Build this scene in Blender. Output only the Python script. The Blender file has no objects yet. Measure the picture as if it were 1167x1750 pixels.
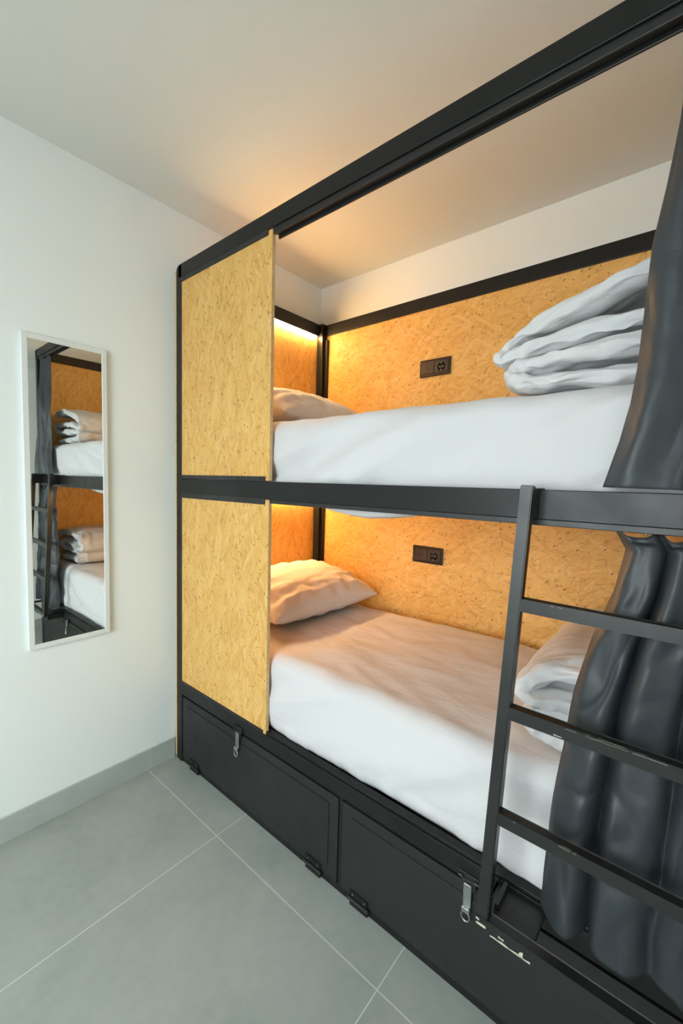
import bpy, bmesh, math, random
from mathutils import Vector, Matrix, noise
random.seed(7)
C = bpy.context.scene
COL = C.collection
PI = math.pi

# ---------------------------------------------------------------- camera
cam_d = bpy.data.cameras.new('camera')
cam = bpy.data.objects.new('camera', cam_d); COL.objects.link(cam)
YAW, PITCH, ROLL, FPX = 0.6953, -0.0711, 0.0261, 721.128
fw = Vector((-math.sin(YAW)*math.cos(PITCH), math.cos(YAW)*math.cos(PITCH), math.sin(PITCH)))
rt = Vector((math.cos(YAW), math.sin(YAW), 0.0)); up = rt.cross(fw)
R2 = rt*math.cos(ROLL) + up*math.sin(ROLL); U2 = -rt*math.sin(ROLL) + up*math.cos(ROLL)
M = Matrix((R2, U2, -fw)).transposed().to_4x4(); M.translation = Vector((1.8554, -1.0225, 1.3688))
cam.matrix_world = M
cam_d.sensor_fit = 'VERTICAL'; cam_d.sensor_height = 36.0
cam_d.lens = FPX/1750.0*36.0
cam_d.clip_start = 0.02
C.camera = cam

# ---------------------------------------------------------------- colour management, world, daylight
C.view_settings.view_transform = 'Standard'; C.view_settings.look = 'None'
C.view_settings.gamma = 1.0; C.view_settings.use_curve_mapping = False
C.view_settings.exposure = 0.22
w = bpy.data.worlds.new('world'); C.world = w; w.use_nodes = True
w.node_tree.nodes['Background'].inputs[0].default_value = (0.80, 0.92, 1.0, 1)
w.node_tree.nodes['Background'].inputs[1].default_value = 1.0

WINDOW_POWER = 48.0
LED_STRENGTH = 240.0
LED_COLOR = (1.0, 0.62, 0.26, 1)
ld = bpy.data.lights.new('window_daylight', 'AREA'); ld.shape = 'RECTANGLE'; ld.size = 1.3; ld.size_y = 1.8
ld.energy = WINDOW_POWER; ld.color = (0.90, 0.985, 1.0); ld.spread = math.radians(135)
lo = bpy.data.objects.new('window_daylight', ld); COL.objects.link(lo)
lo.location = (1.35, -2.95, 1.30); lo.rotation_euler = (PI/2 - math.radians(24), 0, math.radians(10))   # sky light slanting down into the room

# ---------------------------------------------------------------- helpers
def link(name, bm, mat, parent=None, smooth=False):
    me = bpy.data.meshes.new(name); bm.normal_update(); bm.to_mesh(me); bm.free()
    o = bpy.data.objects.new(name, me); COL.objects.link(o)
    for m in (mat if isinstance(mat, (list, tuple)) else [mat]): me.materials.append(m)
    if smooth:
        for p in me.polygons: p.use_smooth = True
    if parent is not None: o.parent = parent; o.matrix_parent_inverse = Matrix.Identity(4)
    return o
def thing(name, label, cat, loc=(0, 0, 0), group=None):
    o = bpy.data.objects.new(name, None); COL.objects.link(o); o.location = loc
    o.empty_display_size = 0.1
    o['label'] = label; o['category'] = cat
    if group: o['group'] = group
    return o
def struct(name, bm, mat, label=None, cat=None, smooth=False):
    o = link(name, bm, mat, None, smooth); o['kind'] = 'structure'
    if label: o['label'] = label
    if cat: o['category'] = cat
    return o
def part(name, mat, parent, boxes, bev=0.0015, smooth=False):
    """several boxes as one mesh, in world coordinates, stored relative to the parent"""
    bm = bmesh.new()
    for b in boxes: box(bm, *b, bev=bev)
    off = Vector(origin(parent))
    bmesh.ops.translate(bm, verts=bm.verts, vec=-off)
    return link(name, bm, mat, parent, smooth)
def origin(o):
    v = Vector((0, 0, 0))
    while o is not None: v += o.location; o = o.parent
    return v
def box(bm, x0, x1, y0, y1, z0, z1, bev=0.0015):
    r = bmesh.ops.create_cube(bm, size=1.0); vs = r['verts']
    for v in vs:
        v.co = Vector((x0 + (v.co.x+.5)*(x1-x0), y0 + (v.co.y+.5)*(y1-y0), z0 + (v.co.z+.5)*(z1-z0)))
    if bev > 0:
        bev = min(bev, .45*min(abs(x1-x0), abs(y1-y0), abs(z1-z0)))
        es = set(e for v in vs for e in v.link_edges)
        bmesh.ops.bevel(bm, geom=list(es), offset=bev, segments=2, affect='EDGES', profile=.5)
def tube(bm, p0, p1, wx, wy, bev=0.002):
    """rectangular tube from p0 to p1 (wx along world x / side, wy along the other side)"""
    p0 = Vector(p0); p1 = Vector(p1); d = (p1-p0); L = d.length; d.normalize()
    side = Vector((1, 0, 0)) if abs(d.x) < .7 else Vector((0, 0, 1))
    n = d.cross(side).normalized(); side = n.cross(d).normalized()
    r = bmesh.ops.create_cube(bm, size=1.0); vs = r['verts']
    for v in vs:
        v.co = p0 + d*((v.co.z+.5)*L) + side*(v.co.x*wx) + n*(v.co.y*wy)
    es = set(e for v in vs for e in v.link_edges)
    bmesh.ops.bevel(bm, geom=list(es), offset=bev, segments=2, affect='EDGES')
def cyl(bm, p, axis, r, h, seg=16):
    a = Vector(axis).normalized(); q = a.to_track_quat('Z', 'Y').to_matrix().to_4x4()
    bmesh.ops.create_cone(bm, cap_ends=True, segments=seg, radius1=r, radius2=r, depth=h,
                          matrix=Matrix.Translation(Vector(p)) @ q)

# ---------------------------------------------------------------- materials
def newmat(name):
    m = bpy.data.materials.new(name); m.use_nodes = True
    nt = m.node_tree; return m, nt, nt.nodes['Principled BSDF']
def N(nt, t, **k):
    n = nt.nodes.new(t)
    for a, b in k.items(): setattr(n, a, b)
    return n
def ramp(nt, src, stops, interp='LINEAR'):
    r = N(nt, 'ShaderNodeValToRGB'); nt.links.new(src, r.inputs[0]); cr = r.color_ramp; cr.interpolation = interp
    while len(cr.elements) < len(stops): cr.elements.new(.5)
    for e, (p, c) in zip(cr.elements, stops): e.position = p; e.color = (*c, 1) if len(c) == 3 else c
    return r.outputs[0]
def mixc(nt, f, a, b, mode='MIX'):
    n = N(nt, 'ShaderNodeMix', data_type='RGBA', blend_type=mode)
    for i, v in ((0, f), (6, a), (7, b)):
        if hasattr(v, 'links'): nt.links.new(v, n.inputs[i])
        else: n.inputs[i].default_value = v if i == 0 else ((*v, 1) if len(v) == 3 else v)
    return n.outputs[2]
def bump(nt, bs, h, s, d=0.01):
    b = N(nt, 'ShaderNodeBump'); b.inputs['Strength'].default_value = s; b.inputs['Distance'].default_value = d
    nt.links.new(h, b.inputs['Height']); nt.links.new(b.outputs[0], bs.inputs['Normal'])
def math_(nt, op, a, b=None, clamp=False):
    n = N(nt, 'ShaderNodeMath', operation=op, use_clamp=clamp)
    for i, v in enumerate((a, b)):
        if v is None: continue
        if hasattr(v, 'links'): nt.links.new(v, n.inputs[i])
        else: n.inputs[i].default_value = v
    return n.outputs[0]
def noise_(nt, vec, scale, detail=3, rough=.5, dist=0.):
    n = N(nt, 'ShaderNodeTexNoise'); n.inputs['Scale'].default_value = scale; n.inputs['Detail'].default_value = detail
    n.inputs['Roughness'].default_value = rough; n.inputs['Distortion'].default_value = dist
    if vec is not None: nt.links.new(vec, n.inputs['Vector'])
    return n.outputs[0]
def objco(nt): return N(nt, 'ShaderNodeTexCoord').outputs['Object']

def mat_plaster(name, col):
    m, nt, b = newmat(name); co = objco(nt)
    n = noise_(nt, co, 1.3, 3)
    c = ramp(nt, n, [(.3, tuple(x*.985 for x in col)), (.7, col)])
    nt.links.new(c, b.inputs['Base Color']); b.inputs['Roughness'].default_value = .75
    bump(nt, b, noise_(nt, co, 160, 3), .08, .002)
    return m
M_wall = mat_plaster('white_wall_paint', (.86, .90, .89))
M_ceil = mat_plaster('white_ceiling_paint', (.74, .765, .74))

def mat_tile():
    m, nt, b = newmat('grey_porcelain_floor_tile'); co = objco(nt)
    sp = N(nt, 'ShaderNodeSeparateXYZ'); nt.links.new(co, sp.inputs[0])
    S = .752
    def line(ax, off):
        a = math_(nt, 'ADD', sp.outputs[ax], -off + 20*S + S/2)
        a = math_(nt, 'MODULO', a, S); a = math_(nt, 'SUBTRACT', a, S/2); a = math_(nt, 'ABSOLUTE', a)
        return math_(nt, 'LESS_THAN', a, .0016)
    g = math_(nt, 'MAXIMUM', line(0, .532), line(1, -.135))
    n1 = noise_(nt, co, 3.0, 6, .6, .6); n2 = noise_(nt, co, 26, 4, .6)
    c = ramp(nt, n1, [(.28, (.30, .335, .31)), (.5, (.355, .385, .355)), (.75, (.40, .425, .395))])
    c = mixc(nt, .10, c, ramp(nt, n2, [(.3, (.1, .1, .1)), (.7, (.5, .5, .5))]), 'OVERLAY')
    c = mixc(nt, g, c, (.60, .63, .59))
    nt.links.new(c, b.inputs['Base Color']); b.inputs['Roughness'].default_value = .48
    b.inputs['Specular IOR Level'].default_value = .35
    h = math_(nt, 'SUBTRACT', math_(nt, 'MULTIPLY', n2, .15), g); bump(nt, b, h, .15, .002)
    return m
M_tile = mat_tile()
def mat_skirt():
    m, nt, b = newmat('grey_porcelain_skirting'); co = objco(nt)
    sp = N(nt, 'ShaderNodeSeparateXYZ'); nt.links.new(co, sp.inputs[0])
    a = math_(nt, 'MODULO', math_(nt, 'ADD', sp.outputs[1], .125 + 15.04 + .376), .752)
    a = math_(nt, 'ABSOLUTE', math_(nt, 'SUBTRACT', a, .376)); g = math_(nt, 'LESS_THAN', a, .0015)
    n1 = noise_(nt, co, 5.0, 5, .6, .4)
    c = ramp(nt, n1, [(.3, (.38, .42, .39)), (.7, (.45, .48, .45))]); c = mixc(nt, g, c, (.52, .54, .51))
    nt.links.new(c, b.inputs['Base Color']); b.inputs['Roughness'].default_value = .5
    return m
M_skirt = mat_skirt()

def mat_osb(name, plane, base_angle, seed, spread=1.0):
    """strand board: overlapping voronoi strands in the plane of the board"""
    m, nt, b = newmat(name); co = objco(nt)
    sp = N(nt, 'ShaderNodeSeparateXYZ'); nt.links.new(co, sp.inputs[0])
    a, c_ = ((0, 2) if plane == 'xz' else (1, 2))
    cb = N(nt, 'ShaderNodeCombineXYZ'); nt.links.new(sp.outputs[a], cb.inputs[0]); nt.links.new(sp.outputs[c_], cb.inputs[1])
    cb.inputs[2].default_value = 0
    p = cb.outputs[0]
    # gentle warp so that the strands are not straight polygons
    wn = N(nt, 'ShaderNodeTexNoise'); wn.inputs['Scale'].default_value = 9; wn.inputs['Detail'].default_value = 2
    nt.links.new(p, wn.inputs['Vector'])
    vs = N(nt, 'ShaderNodeVectorMath', operation='SUBTRACT'); nt.links.new(wn.outputs['Color'], vs.inputs[0]); vs.inputs[1].default_value = (.5, .5, .5)
    vm = N(nt, 'ShaderNodeVectorMath', operation='SCALE'); nt.links.new(vs.outputs[0], vm.inputs[0]); vm.inputs['Scale'].default_value = .022
    va = N(nt, 'ShaderNodeVectorMath', operation='ADD'); nt.links.new(p, va.inputs[0]); nt.links.new(vm.outputs[0], va.inputs[1])
    pw = va.outputs[0]
    def layer(ang, lng, sht, off):
        mp = N(nt, 'ShaderNodeMapping', vector_type='TEXTURE'); mp.inputs['Rotation'].default_value = (0, 0, math.radians(ang))
        mp.inputs['Location'].default_value = (off, off*1.7, 0)
        mp.inputs['Scale'].default_value = (lng, sht, 1)
        nt.links.new(pw, mp.inputs[0])
        v = N(nt, 'ShaderNodeTexVoronoi', voronoi_dimensions='2D'); v.inputs['Scale'].default_value = 1.0
        nt.links.new(mp.outputs[0], v.inputs['Vector'])
        s = N(nt, 'ShaderNodeSeparateColor'); nt.links.new(v.outputs['Color'], s.inputs[0])
        # grain lines along the strand
        mg = N(nt, 'ShaderNodeMapping'); mg.inputs['Scale'].default_value = (1.2, 7, 1); nt.links.new(mp.outputs[0], mg.inputs[0])
        g = noise_(nt, mg.outputs[0], 2.0, 4, .6)
        return s.outputs[0], s.outputs[1], g, v.outputs['Distance'], s.outputs[2]
    stops = [(0.1, (.56, .29, .06)), (.25, (.66, .365, .10)), (.5, (.70, .41, .12)), (.7, (.725, .44, .145)), (.9, (.77, .50, .195))]
    L = [layer(base_angle + da*spread, l, s_, seed + k*3.1) for k, (da, l, s_) in enumerate(
        [(0, .16, .026), (12, .14, .022), (-22, .12, .024), (36, .10, .018), (-46, .09, .016), (80, .06, .014)])]
    thr = [None, .45, .55, .68, .76, .88]
    col = None; hgt = None
    for k, (r0, r1, g, d, r2) in enumerate(L):
        c = ramp(nt, math_(nt, 'ADD', math_(nt, 'MULTIPLY', r0, .55), math_(nt, 'MULTIPLY', g, .45)), stops)
        if col is None: col = c; hgt = r0
        else:
            f = math_(nt, 'GREATER_THAN', math_(nt, 'SUBTRACT', r1, math_(nt, 'MULTIPLY', d, .10)), thr[k]); col = mixc(nt, f, col, c)
            n = N(nt, 'ShaderNodeMix', data_type='FLOAT'); nt.links.new(f, n.inputs[0]); nt.links.new(hgt, n.inputs[2]); nt.links.new(r2, n.inputs[3]); hgt = n.outputs[0]
    for ang, l, s_, off in ((base_angle-8*spread, .10, .020, 41.), (base_angle+26*spread, .08, .016, 53.)):
        mp = N(nt, 'ShaderNodeMapping', vector_type='TEXTURE'); mp.inputs['Rotation'].default_value = (0, 0, math.radians(ang)); mp.inputs['Location'].default_value = (seed+off, off, 0); mp.inputs['Scale'].default_value = (l, s_, 1)
        nt.links.new(pw, mp.inputs[0]); v = N(nt, 'ShaderNodeTexVoronoi', voronoi_dimensions='2D', feature='DISTANCE_TO_EDGE'); v.inputs['Scale'].default_value = 1.0; nt.links.new(mp.outputs[0], v.inputs['Vector'])
        brk = ramp(nt, noise_(nt, mp.outputs[0], .9, 2), [(.50, (0, 0, 0)), (.62, (1, 1, 1))])
        e = math_(nt, 'MULTIPLY', ramp(nt, v.outputs['Distance'], [(.0, (1, 1, 1)), (.09, (0, 0, 0))]), brk)
        col = mixc(nt, math_(nt, 'MULTIPLY', e, .55), col, (.40, .20, .05))
    # broad tint variation and fine speckle
    col = mixc(nt, .30, col, ramp(nt, noise_(nt, p, 7, 3), [(.3, (.42, .42, .42)), (.7, (.58, .58, .58))]), 'OVERLAY')
    col = mixc(nt, .22, col, ramp(nt, noise_(nt, pw, 90, 4, .7), [(.35, (.3, .3, .3)), (.65, (.65, .65, .65))]), 'OVERLAY')
    # thin slivers and bark flecks
    for ang, l, s_, off, t, cc in ((base_angle+30, .020, .007, 5.0, .990, (.09, .04, .012)), (base_angle-25, .040, .008, 9.0, .980, (.47, .25, .07)),
                                   (base_angle+60, .034, .008, 17.0, .980, (.45, .24, .07)), (base_angle+5, .045, .007, 23.0, .972, (.50, .28, .08)), (base_angle-60, .016, .007, 31.0, .985, (.22, .11, .035))):
        r0, r1, g, d, r2 = layer(ang, l, s_, seed+off)
        f = math_(nt, 'MULTIPLY', math_(nt, 'GREATER_THAN', r0, t), math_(nt, 'LESS_THAN', math_(nt, 'ADD', d, math_(nt, 'MULTIPLY', g, .35)), .50))
        col = mixc(nt, math_(nt, 'MULTIPLY', f, .8), col, cc)
    nt.links.new(col, b.inputs['Base Color']); b.inputs['Roughness'].default_value = .55
    b.inputs['Specular IOR Level'].default_value = .3
    bump(nt, b, hgt, .25, .0015)
    return m
M_osb_front = mat_osb('strand_board_upright_grain', 'xz', 86, 1.3, .6)
M_osb_back = mat_osb('strand_board_level_grain', 'xz', 12, 7.7)
M_osb_side = mat_osb('strand_board_side_grain', 'yz', 84, 4.2, .6)
def mat_edge():
    m, nt, b = newmat('strand_board_cut_edge'); co = objco(nt)
    c = ramp(nt, noise_(nt, co, 60, 4, .7), [(.3, (.60, .38, .16)), (.7, (.76, .54, .28))])
    nt.links.new(c, b.inputs['Base Color']); b.inputs['Roughness'].default_value = .6; return m
M_edge = mat_edge()

def mat_metal(name, col, rough, spec=.5):
    m, nt, b = newmat(name); co = objco(nt)
    n = noise_(nt, co, 4, 4, .6)
    nt.links.new(ramp(nt, n, [(.3, tuple(x*.85 for x in col)), (.7, tuple(x*1.15 for x in col))]), b.inputs['Base Color'])
    nt.links.new(ramp(nt, noise_(nt, co, 14, 4), [(.3, (rough-.06,)*3), (.7, (rough+.06,)*3)]), b.inputs['Roughness'])
    b.inputs['Specular IOR Level'].default_value = spec
    bump(nt, b, noise_(nt, co, 220, 2), .05, .001)
    return m
M_black = mat_metal('black_painted_steel', (.010, .0104, .010), .38, .28)
M_door = mat_metal('black_sheet_steel', (.017, .0175, .017), .5, .35)
M_ladder = mat_metal('worn_black_painted_steel', (.012, .0125, .012), .34, .45)
M_strip = mat_metal('black_angle_strip', (.012, .0125, .013), .45)
M_chip = mat_metal('bare_filler_showing_through_paint', (.52, .50, .40), .6)
M_zinc = mat_metal('zinc_plated_steel', (.45, .46, .45), .3); M_zinc.node_tree.nodes['Principled BSDF'].inputs['Metallic'].default_value = 1
M_plast = mat_metal('black_plastic', (.012, .010, .009), .3, .5)
M_plast2 = mat_metal('black_plastic_insert', (.02, .018, .016), .4, .5)

def mat_cloth(name, col, bscale=420, bs=.12, wr=.25, sheen=.1, rough=.85, crease=.0015):
    m, nt, b = newmat(name); co = objco(nt)
    b.inputs['Base Color'].default_value = (*col, 1); b.inputs['Roughness'].default_value = rough
    b.inputs['Sheen Weight'].default_value = sheen
    a = noise_(nt, co, bscale, 2); mp = N(nt, 'ShaderNodeMapping'); mp.inputs['Rotation'].default_value = (.3, .2, .6); mp.inputs['Scale'].default_value = (1, 2.2, 1.3)
    nt.links.new(co, mp.inputs[0])
    c = noise_(nt, mp.outputs[0], 9, 4, .55, 1.2)
    h = math_(nt, 'ADD', math_(nt, 'MULTIPLY', a, bs), math_(nt, 'MULTIPLY', c, wr*10))
    bump(nt, b, h, .5, crease)
    return m
M_sheet = mat_cloth('white_cotton_sheet', (.615, .60, .61), wr=.35)
M_pillow = mat_cloth('white_cotton_pillowcase', (.74, .73, .74), wr=.5)
M_duvet = mat_cloth('white_cotton_duvet_cover', (.61, .60, .605), wr=.6)
M_curt = mat_cloth('charcoal_blackout_fabric', (.032, .038, .044), bs=.05, wr=.18, sheen=.0, rough=.48)
M_curt.node_tree.nodes['Principled BSDF'].inputs['Specular IOR Level'].default_value = .45

def mat_simple(name, col, rough=.5, metal=0., emis=None, strength=0):
    m, nt, b = newmat(name); b.inputs['Base Color'].default_value = (*col, 1); b.inputs['Roughness'].default_value = rough
    b.inputs['Metallic'].default_value = metal
    if emis: b.inputs['Emission Color'].default_value = emis; b.inputs['Emission Strength'].default_value = strength
    return m
M_mirror = mat_simple('silvered_glass', (.90, .93, .90), .0, 1.)
M_mframe = mat_simple('white_painted_mirror_frame', (.76, .79, .78), .6)
M_led = mat_simple('warm_led_diffuser', (.9, .8, .6), .4, 0., LED_COLOR, LED_STRENGTH)
M_white = mat_simple('white_plastic_window_profile', (.8, .8, .8), .4)
M_glass, _nt, _b = newmat('window_glass'); _b.inputs['Transmission Weight'].default_value = 1; _b.inputs['Roughness'].default_value = 0; _b.inputs['IOR'].default_value = 1.45; _b.inputs['Base Color'].default_value = (.97, 1, .98, 1)
M_socket_hole = mat_simple('dark_socket_opening', (.004, .004, .004), .5)

# ---------------------------------------------------------------- the room
XW, XR, YB, YF, ZC = -.03, 2.47, .985, -3.0, 2.575
def sbox(name, mat, *b, **k):
    bm = bmesh.new(); box(bm, *b, bev=0); return struct(name, bm, mat, **k)
sbox('floor', M_tile, XW-.1, XR+.1, YF-.1, YB+.1, -.1, 0)
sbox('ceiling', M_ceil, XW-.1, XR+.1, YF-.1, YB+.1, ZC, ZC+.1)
sbox('wall_left', M_wall, XW-.1, XW, YF-.1, YB+.1, 0, ZC)
sbox('wall_back', M_wall, XW, XR, YB, YB+.1, 0, ZC)
sbox('wall_right', M_wall, XR, XR+.1, YF-.1, YB+.1, 0, ZC)
# wall behind the camera, with the window opening
WX0, WX1, WZ0, WZ1 = .6, 2.10, .25, 2.25
bm = bmesh.new()
box(bm, XW, WX0, YF-.1, YF, 0, ZC, bev=0); box(bm, WX1, XR, YF-.1, YF, 0, ZC, bev=0)
box(bm, WX0, WX1, YF-.1, YF, 0, WZ0, bev=0); box(bm, WX0, WX1, YF-.1, YF, WZ1, ZC, bev=0)
struct('wall_front', bm, M_wall)
bm = bmesh.new()
for b in ((WX0, WX0+.06, WZ0, WZ1), (WX1-.06, WX1, WZ0, WZ1), (WX0, WX1, WZ0, WZ0+.06), (WX0, WX1, WZ1-.06, WZ1), (1.33, 1.38, WZ0, WZ1)):
    box(bm, b[0], b[1], YF-.09, YF-.04, b[2], b[3], bev=.003)
win = struct('window_1', bm, M_white)
bm = bmesh.new(); box(bm, WX0+.03, WX1-.03, YF-.07, YF-.06, WZ0+.03, WZ1-.03, bev=0); link('pane', bm, M_glass, win)
# lowered strip of ceiling past the foot of the bunk, seen in the mirror
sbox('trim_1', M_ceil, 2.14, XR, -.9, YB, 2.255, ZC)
bm = bmesh.new(); box(bm, XW, XW+.010, YF, -.004, 0, .098, bev=.001); struct('baseboard_left', bm, M_skirt)
bm = bmesh.new(); box(bm, XR-.010, XR, YF, YB, 0, .098, bev=.001); struct('baseboard_right', bm, M_skirt)

# ---------------------------------------------------------------- the bunk bed
HT, L, D = 2.32, 2.08, .925
bed = thing('bunk_bed', 'black steel two-tier bunk bed with chipboard panels and lockers underneath', 'bunk bed', (1.04, .46, 0))
def bp(name, mat, boxes, bev=.0015, label=None):
    o = part(name, mat, bed, boxes, bev)
    if label: o['label'] = label
    return o
bp('post', M_black, [(0, .038, 0, .04, 0, HT-.004)])
bp('post', M_black, [(L-.04, L, 0, .04, 0, HT-.004)])
bp('post', M_black, [(.030, .072, .893, .962, 0, HT-.004), (.072, .090, .915, .935, .0, 2.225)])
bp('post', M_black, [(L-.075, L-.03, .893, .962, 0, HT-.004)])
# top frame
top = bp('top_beam', M_black, [(.012, L-.005, 0, .045, 2.262, HT)])
part('curtain_track', M_strip, top, [(.645, L-.045, .006, .012, 2.240, 2.262), (.645, L-.045, .016, .034, 2.248, 2.262), (.645, L-.045, .034, .040, 2.236, 2.262)])
bp('top_rail', M_black, [(.066, L-.06, D, D+.04, 2.25, HT-.005)])
bp('top_rail', M_black, [(.004, .046, .04, .90, 2.25, HT-.005)])
bp('top_rail', M_black, [(L-.046, L-.004, .04, .90, 2.25, HT-.005)])
# middle frame
mid = bp('middle_beam', M_black, [(.036, L-.036, 0, .030, 1.296, 1.363)])
part('curtain_track', M_strip, mid, [(.645, L-.045, .006, .012, 1.2815, 1.296), (.645, L-.045, .024, .030, 1.2815, 1.296)])
bp('middle_rail', M_black, [(.072, L-.07, D, D+.03, 1.296, 1.363)])
bp('middle_rail', M_black, [(.006, .034, .04, .893, 1.296, 1.363)])
bp('middle_rail', M_black, [(L-.034, L-.006, .04, .893, 1.296, 1.363)])
# lower frame
low = bp('lower_beam', M_black, [(.036, L-.036, 0, .030, .337, .392), (.036, L-.036, .004, .030, .392, .402)])
bp('lower_rail', M_black, [(.072, L-.07, D, D+.03, .337, .40)])
bp('lower_rail', M_black, [(.006, .034, .04, .893, .337, .40)])
bp('lower_rail', M_black, [(L-.034, L-.006, .04, .893, .337, .40)])
bp('floor_rail', M_black, [(.036, L-.036, .006, .04, 0, .026)])
bp('locker_divider', M_black, [(1.023, 1.037, .004, .9, .026, .337)])
# bed bases
for z0, z1 in ((1.300, 1.315), (.350, .370)):
    bp('bed_base', M_osb_back, [(.06, L-.06, .10, .89, z0, z1)])
# strand-board panels
def osb_panel(name, mat, b, edge=True):
    o = bp(name, mat, [b], bev=.0008)
    me = o.data; me.materials.append(M_edge)
    dims = [b[1]-b[0], b[3]-b[2], b[5]-b[4]]; ax = dims.index(min(dims))
    for p in me.polygons:
        if abs(p.normal[ax]) < .7: p.material_index = 1
    return o
osb_panel('front_panel', M_osb_front, (.034, .650, .0015, .0165, 1.366, 2.256))
osb_panel('front_panel', M_osb_front, (.034, .650, .0015, .0165, .385, 1.2958))
osb_panel('back_panel', M_osb_back, (.07, L-.07, .934, .946, 1.364, 2.252))
osb_panel('back_panel', M_osb_back, (.07, L-.07, .934, .946, .402, 1.295))
osb_panel('end_panel', M_osb_side, (-.021, -.013, .002, .96, .012, 2.30))
osb_panel('end_panel', M_osb_side, (.020, .030, .042, .892, 1.364, 2.249))
osb_panel('end_panel', M_osb_side, (.020, .030, .042, .892, .402, 1.295))
osb_panel('end_panel', M_osb_side, (L-.030, L-.020, .042, .892, 1.364, 2.249))
osb_panel('end_panel', M_osb_side, (L-.030, L-.020, .042, .892, .402, 1.295))
bp('edge_trim', M_black, [(-.010, -.001, .002, .03, 0, HT-.01)])
# riveted angle strips round the two front panels
def strip(b, rivets):
    o = bp('angle_strip', M_strip, [b], bev=.0008)
    for (x, z) in rivets:
        bm = bmesh.new()
        bmesh.ops.create_uvsphere(bm, u_segments=10, v_segments=6, radius=.0035, matrix=Matrix.Translation((x, b[2]-.0002, z)) @ Matrix.Diagonal((1, .5, 1, 1)))
        bmesh.ops.translate(bm, verts=bm.verts, vec=-origin(o)); link('rivet', bm, M_plast, o, True)
strip((.038, .630, -.0025, .0015, 2.240, 2.259), [(.06+.135*k, 2.249) for k in range(5)])
strip((.028, .038, -.0025, .0015, 1.480, 2.240), [(.033, 1.52+.17*k) for k in range(5)])
strip((.038, .630, -.0025, .0015, 1.364, 1.382), [(.06+.135*k, 1.374) for k in range(5)])
strip((.038, .630, -.0025, .0015, 1.277, 1.300), [(.06+.135*k, 1.286) for k in range(5)])
strip((.028, .038, -.0025, .0015, .520, 1.277), [(.033, .56+.17*k) for k in range(5)])
strip((.038, .635, -.0025, .0015, .393, .404), [])
# lockers
def locker_door(x0, x1, hs):
    z0, z1 = .030, .327
    d = bp('locker_door', M_door, [(x0, x1, .001, .014, z0, z1)], .001)
    part('door_sheet', M_door, d, [(x0+.040, x1-.040, -.0018, .002, z0+.042, z1-.035)], .001)
    for hx in hs:
        bm = bmesh.new()
        box(bm, hx, hx+.07, -.004, .001, .002, .052, bev=.001)
        bmesh.ops.translate(bm, verts=bm.verts, vec=-origin(d)); h = link('hinge', bm, M_black, d)
        bm = bmesh.new(); cyl(bm, (hx+.035, -.006, .026), (1, 0, 0), .0055, .084, 14)
        bmesh.ops.translate(bm, verts=bm.verts, vec=-origin(d)); link('hinge_pin', bm, M_strip, d, False)
        for sx in (.012, .058):
            bm = bmesh.new(); cyl(bm, (hx+sx, -.005, .043), (0, 1, 0), .003, .002, 10)
            bmesh.ops.translate(bm, verts=bm.verts, vec=-origin(d)); link('screw', bm, M_zinc, d, False)
    return d
d1 = locker_door(.046, 1.021, (.116, .880))
d2 = locker_door(1.039, L-.046, (1.082, 1.88))
def hasp(parent, x):
    o = origin(parent)
    bm = bmesh.new(); box(bm, x-.026, x+.026, -.004, 0, .337, .358, bev=.001); box(bm, x-.020, x+.020, -.007, -.003, .318, .345, bev=.001)
    cyl(bm, (x-.022, -.006, .346), (1, 0, 0), .004, .012, 10); cyl(bm, (x+.022, -.006, .346), (1, 0, 0), .004, .012, 10)
    bmesh.ops.translate(bm, verts=bm.verts, vec=-o); link('hasp_plate', bm, M_strip, parent)
    bm = bmesh.new(); box(bm, x-.011, x+.011, -.012, -.0075, .272, .336, bev=.002)
    box(bm, x-.0115, x+.0115, -.020, -.010, .262, .278, bev=.003)
    bmesh.ops.translate(bm, verts=bm.verts, vec=-o); link('hasp_strap', bm, M_zinc, parent)
    bm = bmesh.new()
    ring = []
    for k in range(18):                                    # staple ring hanging through the slot
        a0 = k/18*2*PI; rad = Vector((math.cos(a0), 0, math.sin(a0))); c0 = Vector((x, -.016, .252)) + Vector((rad.x*.011, 0, rad.z*.013))
        ring.append([bm.verts.new(c0 + rad*(.0026*math.cos(q)) + Vector((0, .0026*math.sin(q), 0))) for q in (0, PI/3, 2*PI/3, PI, 4*PI/3, 5*PI/3)])
    for k in range(18):
        for q in range(6): bm.faces.new((ring[k][q], ring[k][(q+1) % 6], ring[(k+1) % 18][(q+1) % 6], ring[(k+1) % 18][q]))
    bmesh.ops.recalc_face_normals(bm, faces=bm.faces)
    bmesh.ops.translate(bm, verts=bm.verts, vec=-o); link('staple_ring', bm, M_zinc, parent, True)
hasp(d1, .487); hasp(d2, 1.470)

# ---------------------------------------------------------------- led strips under the end rails
for lab, z in (('glowing warm led strip under the top rail at the head of the upper bunk', 2.2425),
               ('warm led strip under the head of the upper bunk, lighting the lower bunk', 1.2885)):
    t = thing('led_strip', lab, 'led strip', (.036, .48, z), group=None)
    part('aluminium_channel', M_zinc, t, [(.030, .044, .06, .885, z+.0015, z+.0065)], .0005)
    bm = bmesh.new(); tube(bm, (.037, .065, z-.003), (.037, .88, z-.003), .010, .009, .003)
    bmesh.ops.translate(bm, verts=bm.verts, vec=-origin(t)); link('light_diffuser', bm, M_led, t, True)

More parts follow.
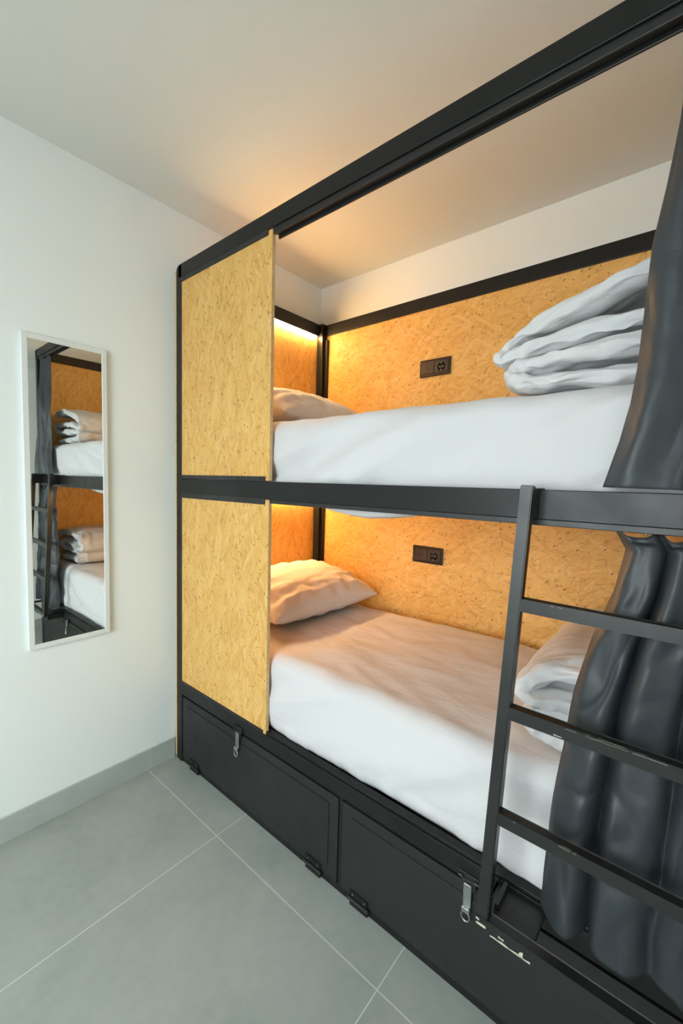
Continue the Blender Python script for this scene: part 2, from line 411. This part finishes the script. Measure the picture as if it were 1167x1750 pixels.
# ---------------------------------------------------------------- power sockets
def socket(label, x0, x1, z0, z1):
    y = .934; t = thing('power_socket', label, 'power socket', ((x0+x1)/2, y, (z0+z1)/2), group=None)
    part('surround', M_plast, t, [(x0, x1, y-.010, y, z0, z1)], .002)
    xm = x0 + .50*(x1-x0); zc = (z0+z1)/2 - .002
    part('blank_insert', M_plast2, t, [(x0+.012, xm-.002, y-.0125, y-.008, z0+.014, z1-.014)], .001)
    o = part('outlet_insert', M_plast2, t, [(xm+.002, x1-.012, y-.0125, y-.008, z0+.014, z1-.014)], .001)
    xc = (xm + x1 - .010)/2
    bm = bmesh.new(); bmesh.ops.create_cone(bm, cap_ends=False, segments=28, radius1=.0215, radius2=.0185, depth=.004, matrix=Matrix.Translation((xc, y-.0145, zc)) @ Matrix.Rotation(PI/2, 4, 'X'))
    cyl(bm, (xc, y-.0127, zc), (0, 1, 0), .019, .0006, 28)
    bmesh.ops.translate(bm, verts=bm.verts, vec=-origin(o)); link('socket_well', bm, M_socket_hole, o, True)
    for dz in (-.0175, .0175):
        bm = bmesh.new(); box(bm, xc-.003, xc+.003, y-.0165, y-.0125, zc+dz-.0025, zc+dz+.0025, bev=.0008)
        bmesh.ops.translate(bm, verts=bm.verts, vec=-origin(o)); link('earth_clip', bm, M_zinc, o)
    for dx in (-.0095, .0095):
        bm = bmesh.new(); cyl(bm, (xc+dx, y-.0132, zc), (0, 1, 0), .0026, .001, 12)
        bmesh.ops.translate(bm, verts=bm.verts, vec=-origin(o)); link('pin_hole', bm, M_zinc, o)
    bm = bmesh.new(); cyl(bm, ((x0+xm)/2+.002, y-.0132, zc), (0, 1, 0), .007, .0016, 20)
    bmesh.ops.translate(bm, verts=bm.verts, vec=-origin(t)); link('round_button', bm, M_plast, t)
socket('black double socket plate on the back panel of the upper bunk', .730, .899, 1.912, 1.997)
socket('black double socket plate on the back panel of the lower bunk', .730, .901, .960, 1.047)

# ---------------------------------------------------------------- ladder
lad = thing('ladder', 'worn black square-tube ladder hooked on the middle beam, with chipped rungs', 'ladder', (1.75, -.09, .38))
RW = .026
def lad_y(z): return -.052 - (1.37 - z)/.98*.062
def lad_x(z, s): return (1.575 if s == 0 else 1.985) - (1.37 - z)/.98*(.026 if s == 0 else 0)
def lpart(name, fn, mat=M_ladder, smooth=False):
    bm = bmesh.new(); fn(bm); bmesh.ops.translate(bm, verts=bm.verts, vec=-origin(lad)); return link(name, bm, mat, lad, smooth)
for s in (0, 1):
    lpart('side_rail', lambda bm: tube(bm, (lad_x(.372, s), lad_y(.372), .372), (lad_x(1.372, s), lad_y(1.372), 1.372), RW, RW))
    xs = lad_x(1.35, s)
    lpart('hook_plate', lambda bm: (box(bm, xs-.012, xs+.014, -.042, .030, 1.3635, 1.3665), box(bm, xs-.010, xs+.0125, -.044, -.0005, 1.300, 1.3645)))
def chips(rung, zc, y, items, hw=.012):
    for (x0, x1, h, dz, top) in items:
        bm = bmesh.new()
        n = max(2, int((x1-x0)/.008)); rr = random.Random(int(x0*1000))
        xx = [x0 + (x1-x0)*k/n for k in range(n+1)]
        a = [rr.uniform(.3, 1.4)*h for _ in xx]; b_ = [rr.uniform(.1, .5)*h for _ in xx]
        prev = None; T = .0004
        for k, x in enumerate(xx):
            if top: f0 = Vector((x, y - hw + .0012 + a[k], zc + hw)); f1 = Vector((x, y - hw, zc + hw - .0012 - b_[k])); d = Vector((0, -T, T))
            else: f0 = Vector((x, y - hw - .0004, zc + dz + a[k])); f1 = Vector((x, y - hw - .0004, zc + dz - b_[k])); d = Vector((0, -T, 0))
            cur = [bm.verts.new(f0 - d), bm.verts.new(f0 + d), bm.verts.new(f1 + d), bm.verts.new(f1 - d)]
            if prev:
                for q in range(4): bm.faces.new((prev[q], prev[(q+1) % 4], cur[(q+1) % 4], cur[q]))
            else: bm.faces.new(cur[::-1])
            prev = cur
        bm.faces.new(prev); bmesh.ops.recalc_face_normals(bm, faces=bm.faces)
        bmesh.ops.translate(bm, verts=bm.verts, vec=-origin(rung)); o = link('paint_chip', bm, M_chip, rung); o['label'] = 'pale chip in the black paint'
rz = [1.112, .872, .634]
for k, z in enumerate(rz):
    r = lpart('rung', lambda bm: tube(bm, (lad_x(z, 0), lad_y(z), z), (lad_x(z, 1), lad_y(z), z), .024, .024))
    chips(r, z, lad_y(z), [[(1.640, 1.648, .003, .008, True), (1.655, 1.663, .003, .008, True)],
                      [(1.685, 1.705, .0025, 0, True), (1.722, 1.792, .0035, 0, True), (1.798, 1.850, .003, 0, True), (1.665, 1.680, .002, -.010, False)],
                      [(1.600, 1.605, .002, 0, True), (1.690, 1.712, .003, 0, True), (1.716, 1.722, .002, 0, True)]][k])
bl = lpart('bottom_rail', lambda bm: (tube(bm, (lad_x(.385, 0)-.013, lad_y(.385), .385), (lad_x(.385, 1)+.013, lad_y(.385), .385), .026, .026)))
chips(bl, .385, lad_y(.385), [(1.570, 1.655, .0028, -.0135, False), (1.588, 1.600, .004, -.004, False), (1.632, 1.640, .008, -.010, False), (1.538, 1.560, .004, -.004, False), (1.537, 1.545, .004, .006, False)], .013)
lpart('wall_bracket', lambda bm: (box(bm, lad_x(.385, 0)-.010, lad_x(.385, 0)+.105, lad_y(.385)+.012, .000, .378, .384), box(bm, lad_x(.385, 0)-.010, lad_x(.385, 0)-.002, lad_y(.385)+.01, -.002, .345, .384), box(bm, lad_x(.385, 0)+.010, lad_x(.385, 0)+.020, lad_y(.385)+.04, -.001, .383, .400)))
lpart('wall_bracket', lambda bm: (box(bm, lad_x(.385, 1)-.013, lad_x(.385, 1)+.013, lad_y(.385)+.012, .000, .372, .384)))

# ---------------------------------------------------------------- soft things
def fbm(v, H=1., n=3): return noise.fractal(Vector(v), H, 2.0, n)
def rounded_block(x0, x1, y0, y1, z0, z1, r, res, disp):
    bm = bmesh.new()
    nx, ny, nz = (max(2, int((b-a)/res)) for a, b in ((x0, x1), (y0, y1), (z0, z1)))
    idx = {}
    def vert(i, j, k):
        key = (i, j, k)
        if key not in idx:
            p = Vector((x0+(x1-x0)*i/nx, y0+(y1-y0)*j/ny, z0+(z1-z0)*k/nz))
            c = Vector((min(max(p.x, x0+r), x1-r), min(max(p.y, y0+r), y1-r), min(max(p.z, z0+r), z1-r)))
            d = p - c
            n = d.normalized() if d.length > 1e-9 else Vector((0, 0, 1))
            if d.length > 1e-9: p = c + n*min(r, d.length) if sum(abs(t) > 1e-9 for t in d) > 1 else p
            p, n = disp(p, n)
            idx[key] = bm.verts.new(p)
        return idx[key]
    def face(a, b, c, d): 
        try: bm.faces.new((a, b, c, d))
        except ValueError: pass
    for i in range(nx):
        for j in range(ny):
            face(vert(i, j, nz), vert(i+1, j, nz), vert(i+1, j+1, nz), vert(i, j+1, nz))
            face(vert(i, j, 0), vert(i, j+1, 0), vert(i+1, j+1, 0), vert(i+1, j, 0))
        for k in range(nz):
            face(vert(i, 0, k), vert(i+1, 0, k), vert(i+1, 0, k+1), vert(i, 0, k+1))
            face(vert(i, ny, k), vert(i, ny, k+1), vert(i+1, ny, k+1), vert(i+1, ny, k))
    for j in range(ny):
        for k in range(nz):
            face(vert(0, j, k), vert(0, j, k+1), vert(0, j+1, k+1), vert(0, j+1, k))
            face(vert(nx, j, k), vert(nx, j+1, k), vert(nx, j+1, k+1), vert(nx, j, k+1))
    return bm
def ridge(x, w): return math.exp(-(x/w)**2)
def mattress(label, z0, z1, seed, droop):
    t = thing('mattress', label, 'mattress', (1.04, .47, z0), group=None)
    y0 = .040
    def disp(p, n):
        fx, fz = p.x, (p.z-z0)/(z1-z0)
        n = n.normalized()
        q = Vector((p.x*2.2+seed, p.y*2.2, p.z*2.2))
        a = fbm(q)*.010
        if n.z > .3:                                   # creases running down the length and crosswise
            w1 = abs(noise.noise(Vector((p.x*1.6+seed, p.y*5+p.x*1.3, 3.))))
            a += (.5-min(w1, .25)*2)*.010*n.z
            a += .006*fbm((p.x*5+seed, p.y*7, 1.)) - .012*max(0, .55-p.x)*n.z
        front = max(0, -n.y)
        if front > .2:                                 # slanting pulls in the sheet, gathered towards the hem
            al = p.x*.93 + p.z*.36; qq = p.z*.93 - p.x*.36
            w1 = noise.noise(Vector((qq*11+seed, al*1.5, seed))) + .6*(.35-abs(noise.noise(Vector((qq*7+seed, al*1.1, seed+9)))))*2
            env = .35+.65*math.sin(PI*min(1, max(0, fz)))
            a += front*env*(.024*w1 + .012*noise.noise(Vector((p.x*2.4+seed, p.z*2, 4))))
            g = max(0, .42-fz)*min(1, fz*8)
            a += front*g*.040*noise.noise(Vector((p.x*16+seed, p.z*3, 5)))
            a += front*g*.020*noise.noise(Vector((p.x*34+seed, p.z*7, 8)))
            a += front*.010*math.sin(PI*min(1, max(0, fz)))   # belly
            if fz < .2: a = max(a, .0)
        bt = z0 + (.045 if droop else .031)            # top of the side beam the mattress sits behind
        if front > .2 and p.x < 1.6: a += front*.007*min(1, max(0, (p.z-bt)/.03))*min(1, max(0, 1.6-p.x)/.25)
        p = p + n*a
        if front > .2:
            lim = .019 if p.x < .66 else .003 + .016*max(0, 1-(p.x-.66)/.06) + .027*min(1, max(0, (p.x-1.42)/.24))
            if p.z < bt+.004: lim = .031
            p.y = max(p.y, lim)
        if fz < .05 and p.y < y0+.09 and droop:
            p.z -= droop*max(0, math.sin(PI*min(1, max(0, (p.x-.68)/.75))))*(1 if p.y < y0+.06 else .6) 
        p.z = max(p.z, z0 - droop*1.1) if fz < .05 else p.z
        return p, n
    bm = rounded_block(.062, L-.062, y0, .872, z0, z1, .055, .0125, disp)
    bmesh.ops.translate(bm, verts=bm.verts, vec=-origin(t))
    link('fitted_sheet', bm, M_sheet, t, True)
    return t
mattress('thick mattress in a white fitted sheet on the upper bunk', 1.318, 1.592, 3.1, .060)
mattress('thick mattress in a white fitted sheet on the lower bunk', .371, .690, 9.4, 0)

def pillow(label, loc, rot, sx, sy, th, seed):
    t = thing('pillow', label, 'pillow', loc, group=None); t.rotation_euler = rot
    bm = bmesh.new(); n = 60; V = {}
    for side in (1, -1):
        for i in range(n+1):
            for j in range(n+1):
                if side == -1 and (i in (0, n) or j in (0, n)): V[side, i, j] = V[1, i, j]; continue
                u = i/n*2-1; v = j/n*2-1
                e = (1-abs(u)**2.3)*(1-abs(v)**2.6); h = th*max(0, e)**.52
                pin = 1 - .10*(1-abs(v)**1.5)*abs(u)**3; pin2 = 1 - .07*(1-abs(u)**1.5)*abs(v)**3
                x = u*sx*pin; y = v*sy*pin2
                edge = abs(v)**2*(1-max(0, abs(v)-.9)*6)
                wr = .012*edge*math.sin(u*17+seed+2.2*noise.noise(Vector((u*3, v*2, seed))))*(1-abs(u)**6)*min(1, max(0, e)*3)
                wr += .007*noise.noise(Vector((u*4+seed, v*4, side)))*min(1, e*4) + .004*noise.noise(Vector((u*10+seed, v*9, side+3)))*min(1, e*4)
                edge2 = abs(u)**2
                wr += .008*edge2*math.sin(v*19+seed*2)*min(1, max(0, e)*3)
                z = side*(h + wr) 
                if side == -1: z *= .75
                V[side, i, j] = bm.verts.new((x, y, z))
        for i in range(n):
            for j in range(n):
                q = [V[side, i, j], V[side, i+1, j], V[side, i+1, j+1], V[side, i, j+1]]
                if side == -1: q.reverse()
                try: bm.faces.new(q)
                except ValueError: pass
    o = link('pillowcase', bm, M_pillow, t, True)
    s = o.modifiers.new('s', 'SUBSURF'); s.levels = 1; s.render_levels = 1
    return t
pillow('plump white pillow glowing warm at the head of the lower bunk', (.300, .515, .800), (0, math.radians(9), math.radians(-2)), .25, .365, .120, 1.)
pillow('white pillow half hidden at the head of the upper bunk', (.300, .50, 1.700), (0, math.radians(12), math.radians(3)), .25, .36, .110, 4.)

def duvet(label, path, th, y0, y1, seed, parts_loc):
    """one folded quilt: a thick padded band swept along its folds"""
    t = thing('folded_duvet', label, 'duvet', parts_loc, group=None)
    # resample the path with catmull-rom
    dx = .022
    P = [Vector((p[0] + dx*min(1, (1.97-p[0])/.3), p[1])) for p in path]; TH = [p[2] if len(p) > 2 else th for p in path]; pts = []; ths = []
    for i in range(len(P)-1):
        a = P[max(0, i-1)]; b = P[i]; c = P[i+1]; d = P[min(len(P)-1, i+2)]
        for k in range(8):
            s = k/8; pts.append(.5*((2*b) + (c-a)*s + (2*a-5*b+4*c-d)*s*s + (3*b-a-3*c+d)*s**3)); ths.append(TH[i]*(1-s)+TH[i+1]*s)
    pts.append(P[-1]); ths.append(TH[-1])
    bm = bmesh.new(); m = 72; rings = []; cy = (y0+y1)/2; hy = (y1-y0)/2; np_ = len(pts)
    for i, p in enumerate(pts):
        tg = (pts[min(i+1, np_-1)] - pts[max(i-1, 0)]).normalized(); nrm = Vector((-tg.y, tg.x))
        endf = min(1, (min(i, np_-1-i)+.6)/5)**.5
        ring = []
        for j in range(m):
            a = j/m*2*PI; cs, sn = math.cos(a), math.sin(a)
            e = 2/3.4 if True else 1
            yy = hy*math.copysign(abs(cs)**.38, cs); tt = ths[i]*endf*math.copysign(abs(sn)**.62, sn)
            yy += .018*noise.noise(Vector((i*.05+seed, cs*2, 2.)))*abs(cs)
            tt *= 1 + .28*noise.noise(Vector((p.x*7+seed, yy*6, sn*1.5+p.y*4)))
            tt += .009*noise.noise(Vector((p.x*12+i*.02, yy*12+seed, sn+i*.03))) + .007*(.3-min(.3, abs(noise.noise(Vector((p.x*9+yy*5+seed, yy*14-p.x*6, sn+p.y*6))))))/.3 + .003*noise.noise(Vector((p.x*35, yy*30, sn*2)))
            edg = abs(cs)**3; tt *= 1 + edg*.6*noise.noise(Vector((i*.55+seed, sn*2, 1.5))); yy += edg*.012*noise.noise(Vector((i*.35+seed, sn*3, 6.)))
            x = p.x + nrm.x*tt; z = p.y + nrm.y*tt
            ring.append(bm.verts.new((x, cy+yy, z)))
        rings.append(ring)
    for i in range(np_-1):
        for j in range(m): bm.faces.new((rings[i][j], rings[i][(j+1) % m], rings[i+1][(j+1) % m], rings[i+1][j]))
    bm.faces.new(rings[0][::-1]); bm.faces.new(rings[-1])
    bmesh.ops.recalc_face_normals(bm, faces=bm.faces)
    bmesh.ops.translate(bm, verts=bm.verts, vec=-origin(t))
    o = link('duvet_cover', bm, M_duvet, t, True)
    s = o.modifiers.new('s', 'SUBSURF'); s.levels = 1; s.render_levels = 1
    return t
zu = 1.604
duvet('white duvet folded in fanned layers beside the curtain on the upper bunk',
      [(1.93, zu+.022), (1.75, zu+.022), (1.58, zu+.024), (1.475, zu+.032), (1.455, zu+.055), (1.50, zu+.072), (1.62, zu+.078), (1.80, zu+.082), (1.93, zu+.092), (1.965, zu+.118), (1.92, zu+.143), (1.78, zu+.142), (1.64, zu+.134), (1.50, zu+.112), (1.435, zu+.090, .020), (1.43, zu+.105, .022), (1.48, zu+.150, .024), (1.60, zu+.195, .026), (1.74, zu+.228), (1.88, zu+.235), (1.97, zu+.215)], .026, .085, .64, 2., (1.7, .36, zu))
zl = .705
duvet('white duvet rolled in thick folds behind the ladder on the lower bunk',
      [(1.93, zl+.030), (1.75, zl+.030), (1.62, zl+.030), (1.555, zl+.040), (1.545, zl+.070), (1.60, zl+.088), (1.74, zl+.09), (1.88, zl+.095), (1.93, zl+.125), (1.88, zl+.150), (1.74, zl+.145), (1.62, zl+.135), (1.535, zl+.118), (1.53, zl+.150), (1.60, zl+.190), (1.75, zl+.215), (1.90, zl+.215), (1.97, zl+.19)], .032, .105, .80, 6., (1.72, .45, zl))

# ---------------------------------------------------------------- curtains
def interp(tab, t):
    for (a, b), (c, d) in zip(tab, tab[1:]):
        if t <= c: 
            s = (t-a)/(c-a) if c > a else 0; s = s*s*(3-2*s) if False else s
            return b + (d-b)*s
    return tab[-1][1]
def curtain(label, ztop, zbot, left, right, yc, amp, nf, ph, seed, scallop, crumple=1.0):
    t = thing('curtain', label, 'curtain', (1.9, 0, ztop), group=None)
    bm = bmesh.new(); nu, nv = 220, 120; G = []
    for j in range(nv+1):
        v = j/nv; row = []
        for i in range(nu+1):
            u = i/nu
            z = ztop + (zbot(u) - ztop)*v
            xl = interp(left, z*-1); xr = interp(right, z*-1)
            uw = u + .020*noise.noise(Vector((u*3+seed, v*1.6, seed)))*(1 if 0 < u < 1 else 0)*min(1, v*3)
            phs = 2*PI*nf*uw + ph
            A = interp(amp, v)*(1+.35*noise.noise(Vector((u*4, v*1.2, seed+4))))
            cc = math.cos(phs/2 + .35*math.sin(phs*.5+seed))**2; s = 1.25 - 2.2*math.sqrt(cc + .05) + .14*math.cos(2*phs+seed+v*3)
            y = interp(yc, v) + A*(s*.85 + .15*math.sin(phs*.5+seed+v*2)) + .010*noise.noise(Vector((u*4+seed+v*3, v*3, 2)))*min(1, v*4) + .007*crumple*noise.noise(Vector((u*9+seed-v*5, v*6, 5))) + crumple*.0025*noise.noise(Vector((u*20+v*9, v*19-u*8, seed))) + crumple*.026*(.25-min(.25, abs(noise.noise(Vector((u*5+v*4+seed, v*5-u*3, 9.))))))*min(1, v*6)
            x = xl + (xr-xl)*u + A*.25*math.sin(phs)*min(1, u*8)
            if v < .02 and scallop: z -= scallop*max(0, -s)
            row.append(bm.verts.new((x, y, z)))
        G.append(row)
    for j in range(nv):
        for i in range(nu): bm.faces.new((G[j][i], G[j][i+1], G[j+1][i+1], G[j+1][i]))
    bmesh.ops.translate(bm, verts=bm.verts, vec=-origin(t))
    o = link('curtain_cloth', bm, M_curt, t, True)
    s = o.modifiers.new('s', 'SOLIDIFY'); s.thickness = .0012
    # stitched hem: a narrow ridge following the cloth
    bm = bmesh.new(); prev = None; jj = int(nv*.955)
    for i in range(0, nu+1):
        p = [(v_co) for v_co in (o.data.vertices[jj*(nu+1)+i].co, o.data.vertices[(jj-1)*(nu+1)+i].co)]
        n = Vector((0, -.0012, 0)); a = bm.verts.new(p[0]+n); b = bm.verts.new(p[0]+(p[1]-p[0]).normalized()*.0016+n)
        if prev: bm.faces.new((prev[0], a, b, prev[1]))
        prev = (a, b)
    h = link('hem_stitch', bm, M_strip, t, True)
    # gliders in the track
    for k in range(5):
        u = (k+.25-ph/(2*PI))/nf
        if not 0 <= u <= 1: continue
        x = interp(left, -ztop) + (interp(right, -ztop)-interp(left, -ztop))*u
        bm = bmesh.new(); box(bm, x-.003, x+.003, .018, .024, ztop-.006, ztop+.010, bev=.001)
        bmesh.ops.translate(bm, verts=bm.verts, vec=-origin(t)); link('glider', bm, M_plast, t)
    return t
curtain('charcoal curtain gathered at the foot of the upper bunk', 2.243, lambda u: 1.372 - .006*u,
        [(-2.25, 1.800), (-2.06, 1.789), (-1.95, 1.777), (-1.84, 1.762), (-1.61, 1.752), (-1.54, 1.745), (-1.467, 1.732), (-1.371, 1.708), (-1.3, 1.70)],
        [(-2.25, 2.02), (-1.3, 2.03)], [(0, .022), (.3, .012), (1, -.014)], [(0, .016), (.3, .026), (1, .026)], 2.2, -2.7, 2., 0, .25)
curtain('charcoal curtain behind the ladder, gathered at the foot of the lower bunk', 1.283, lambda u: .392 + .005*math.sin(u*9) ,
        [(-1.29, 1.728), (-1.278, 1.735), (-1.245, 1.753), (-1.16, 1.740), (-1.055, 1.707), (-.915, 1.677), (-.69, 1.655), (-.47, 1.643), (-.3, 1.640)],
        [(-1.29, 2.02), (-.3, 2.03)], [(0, .020), (.15, .0), (1, -.020)], [(0, .016), (.2, .032), (1, .034)], 3.5, -2.5, 5., .012, .8)

# ---------------------------------------------------------------- mirror
mir = thing('wall_mirror', 'tall narrow mirror in a flat white frame on the left wall', 'mirror', (XW, -.44, 1.29))
my0, my1, mz0, mz1 = -.583, -.296, .705, 1.877
xm = -.017
part('mirror_glass', M_mirror, mir, [(XW+.001, xm, my0+.020, my1-.020, mz0+.019, mz1-.019)], 0)
def mframe():
    bm = bmesh.new()
    w_ = .020
    for b in ((my0, my0+w_, mz0, mz1), (my1-w_, my1, mz0, mz1), (my0+w_, my1-w_, mz0, mz0+w_), (my0+w_, my1-w_, mz1-w_, mz1)):
        box(bm, XW+.0005, xm+.002, b[0], b[1], b[2], b[3], bev=.002)
    bmesh.ops.translate(bm, verts=bm.verts, vec=-origin(mir)); return link('mirror_frame', bm, M_mframe, mir)
mframe()
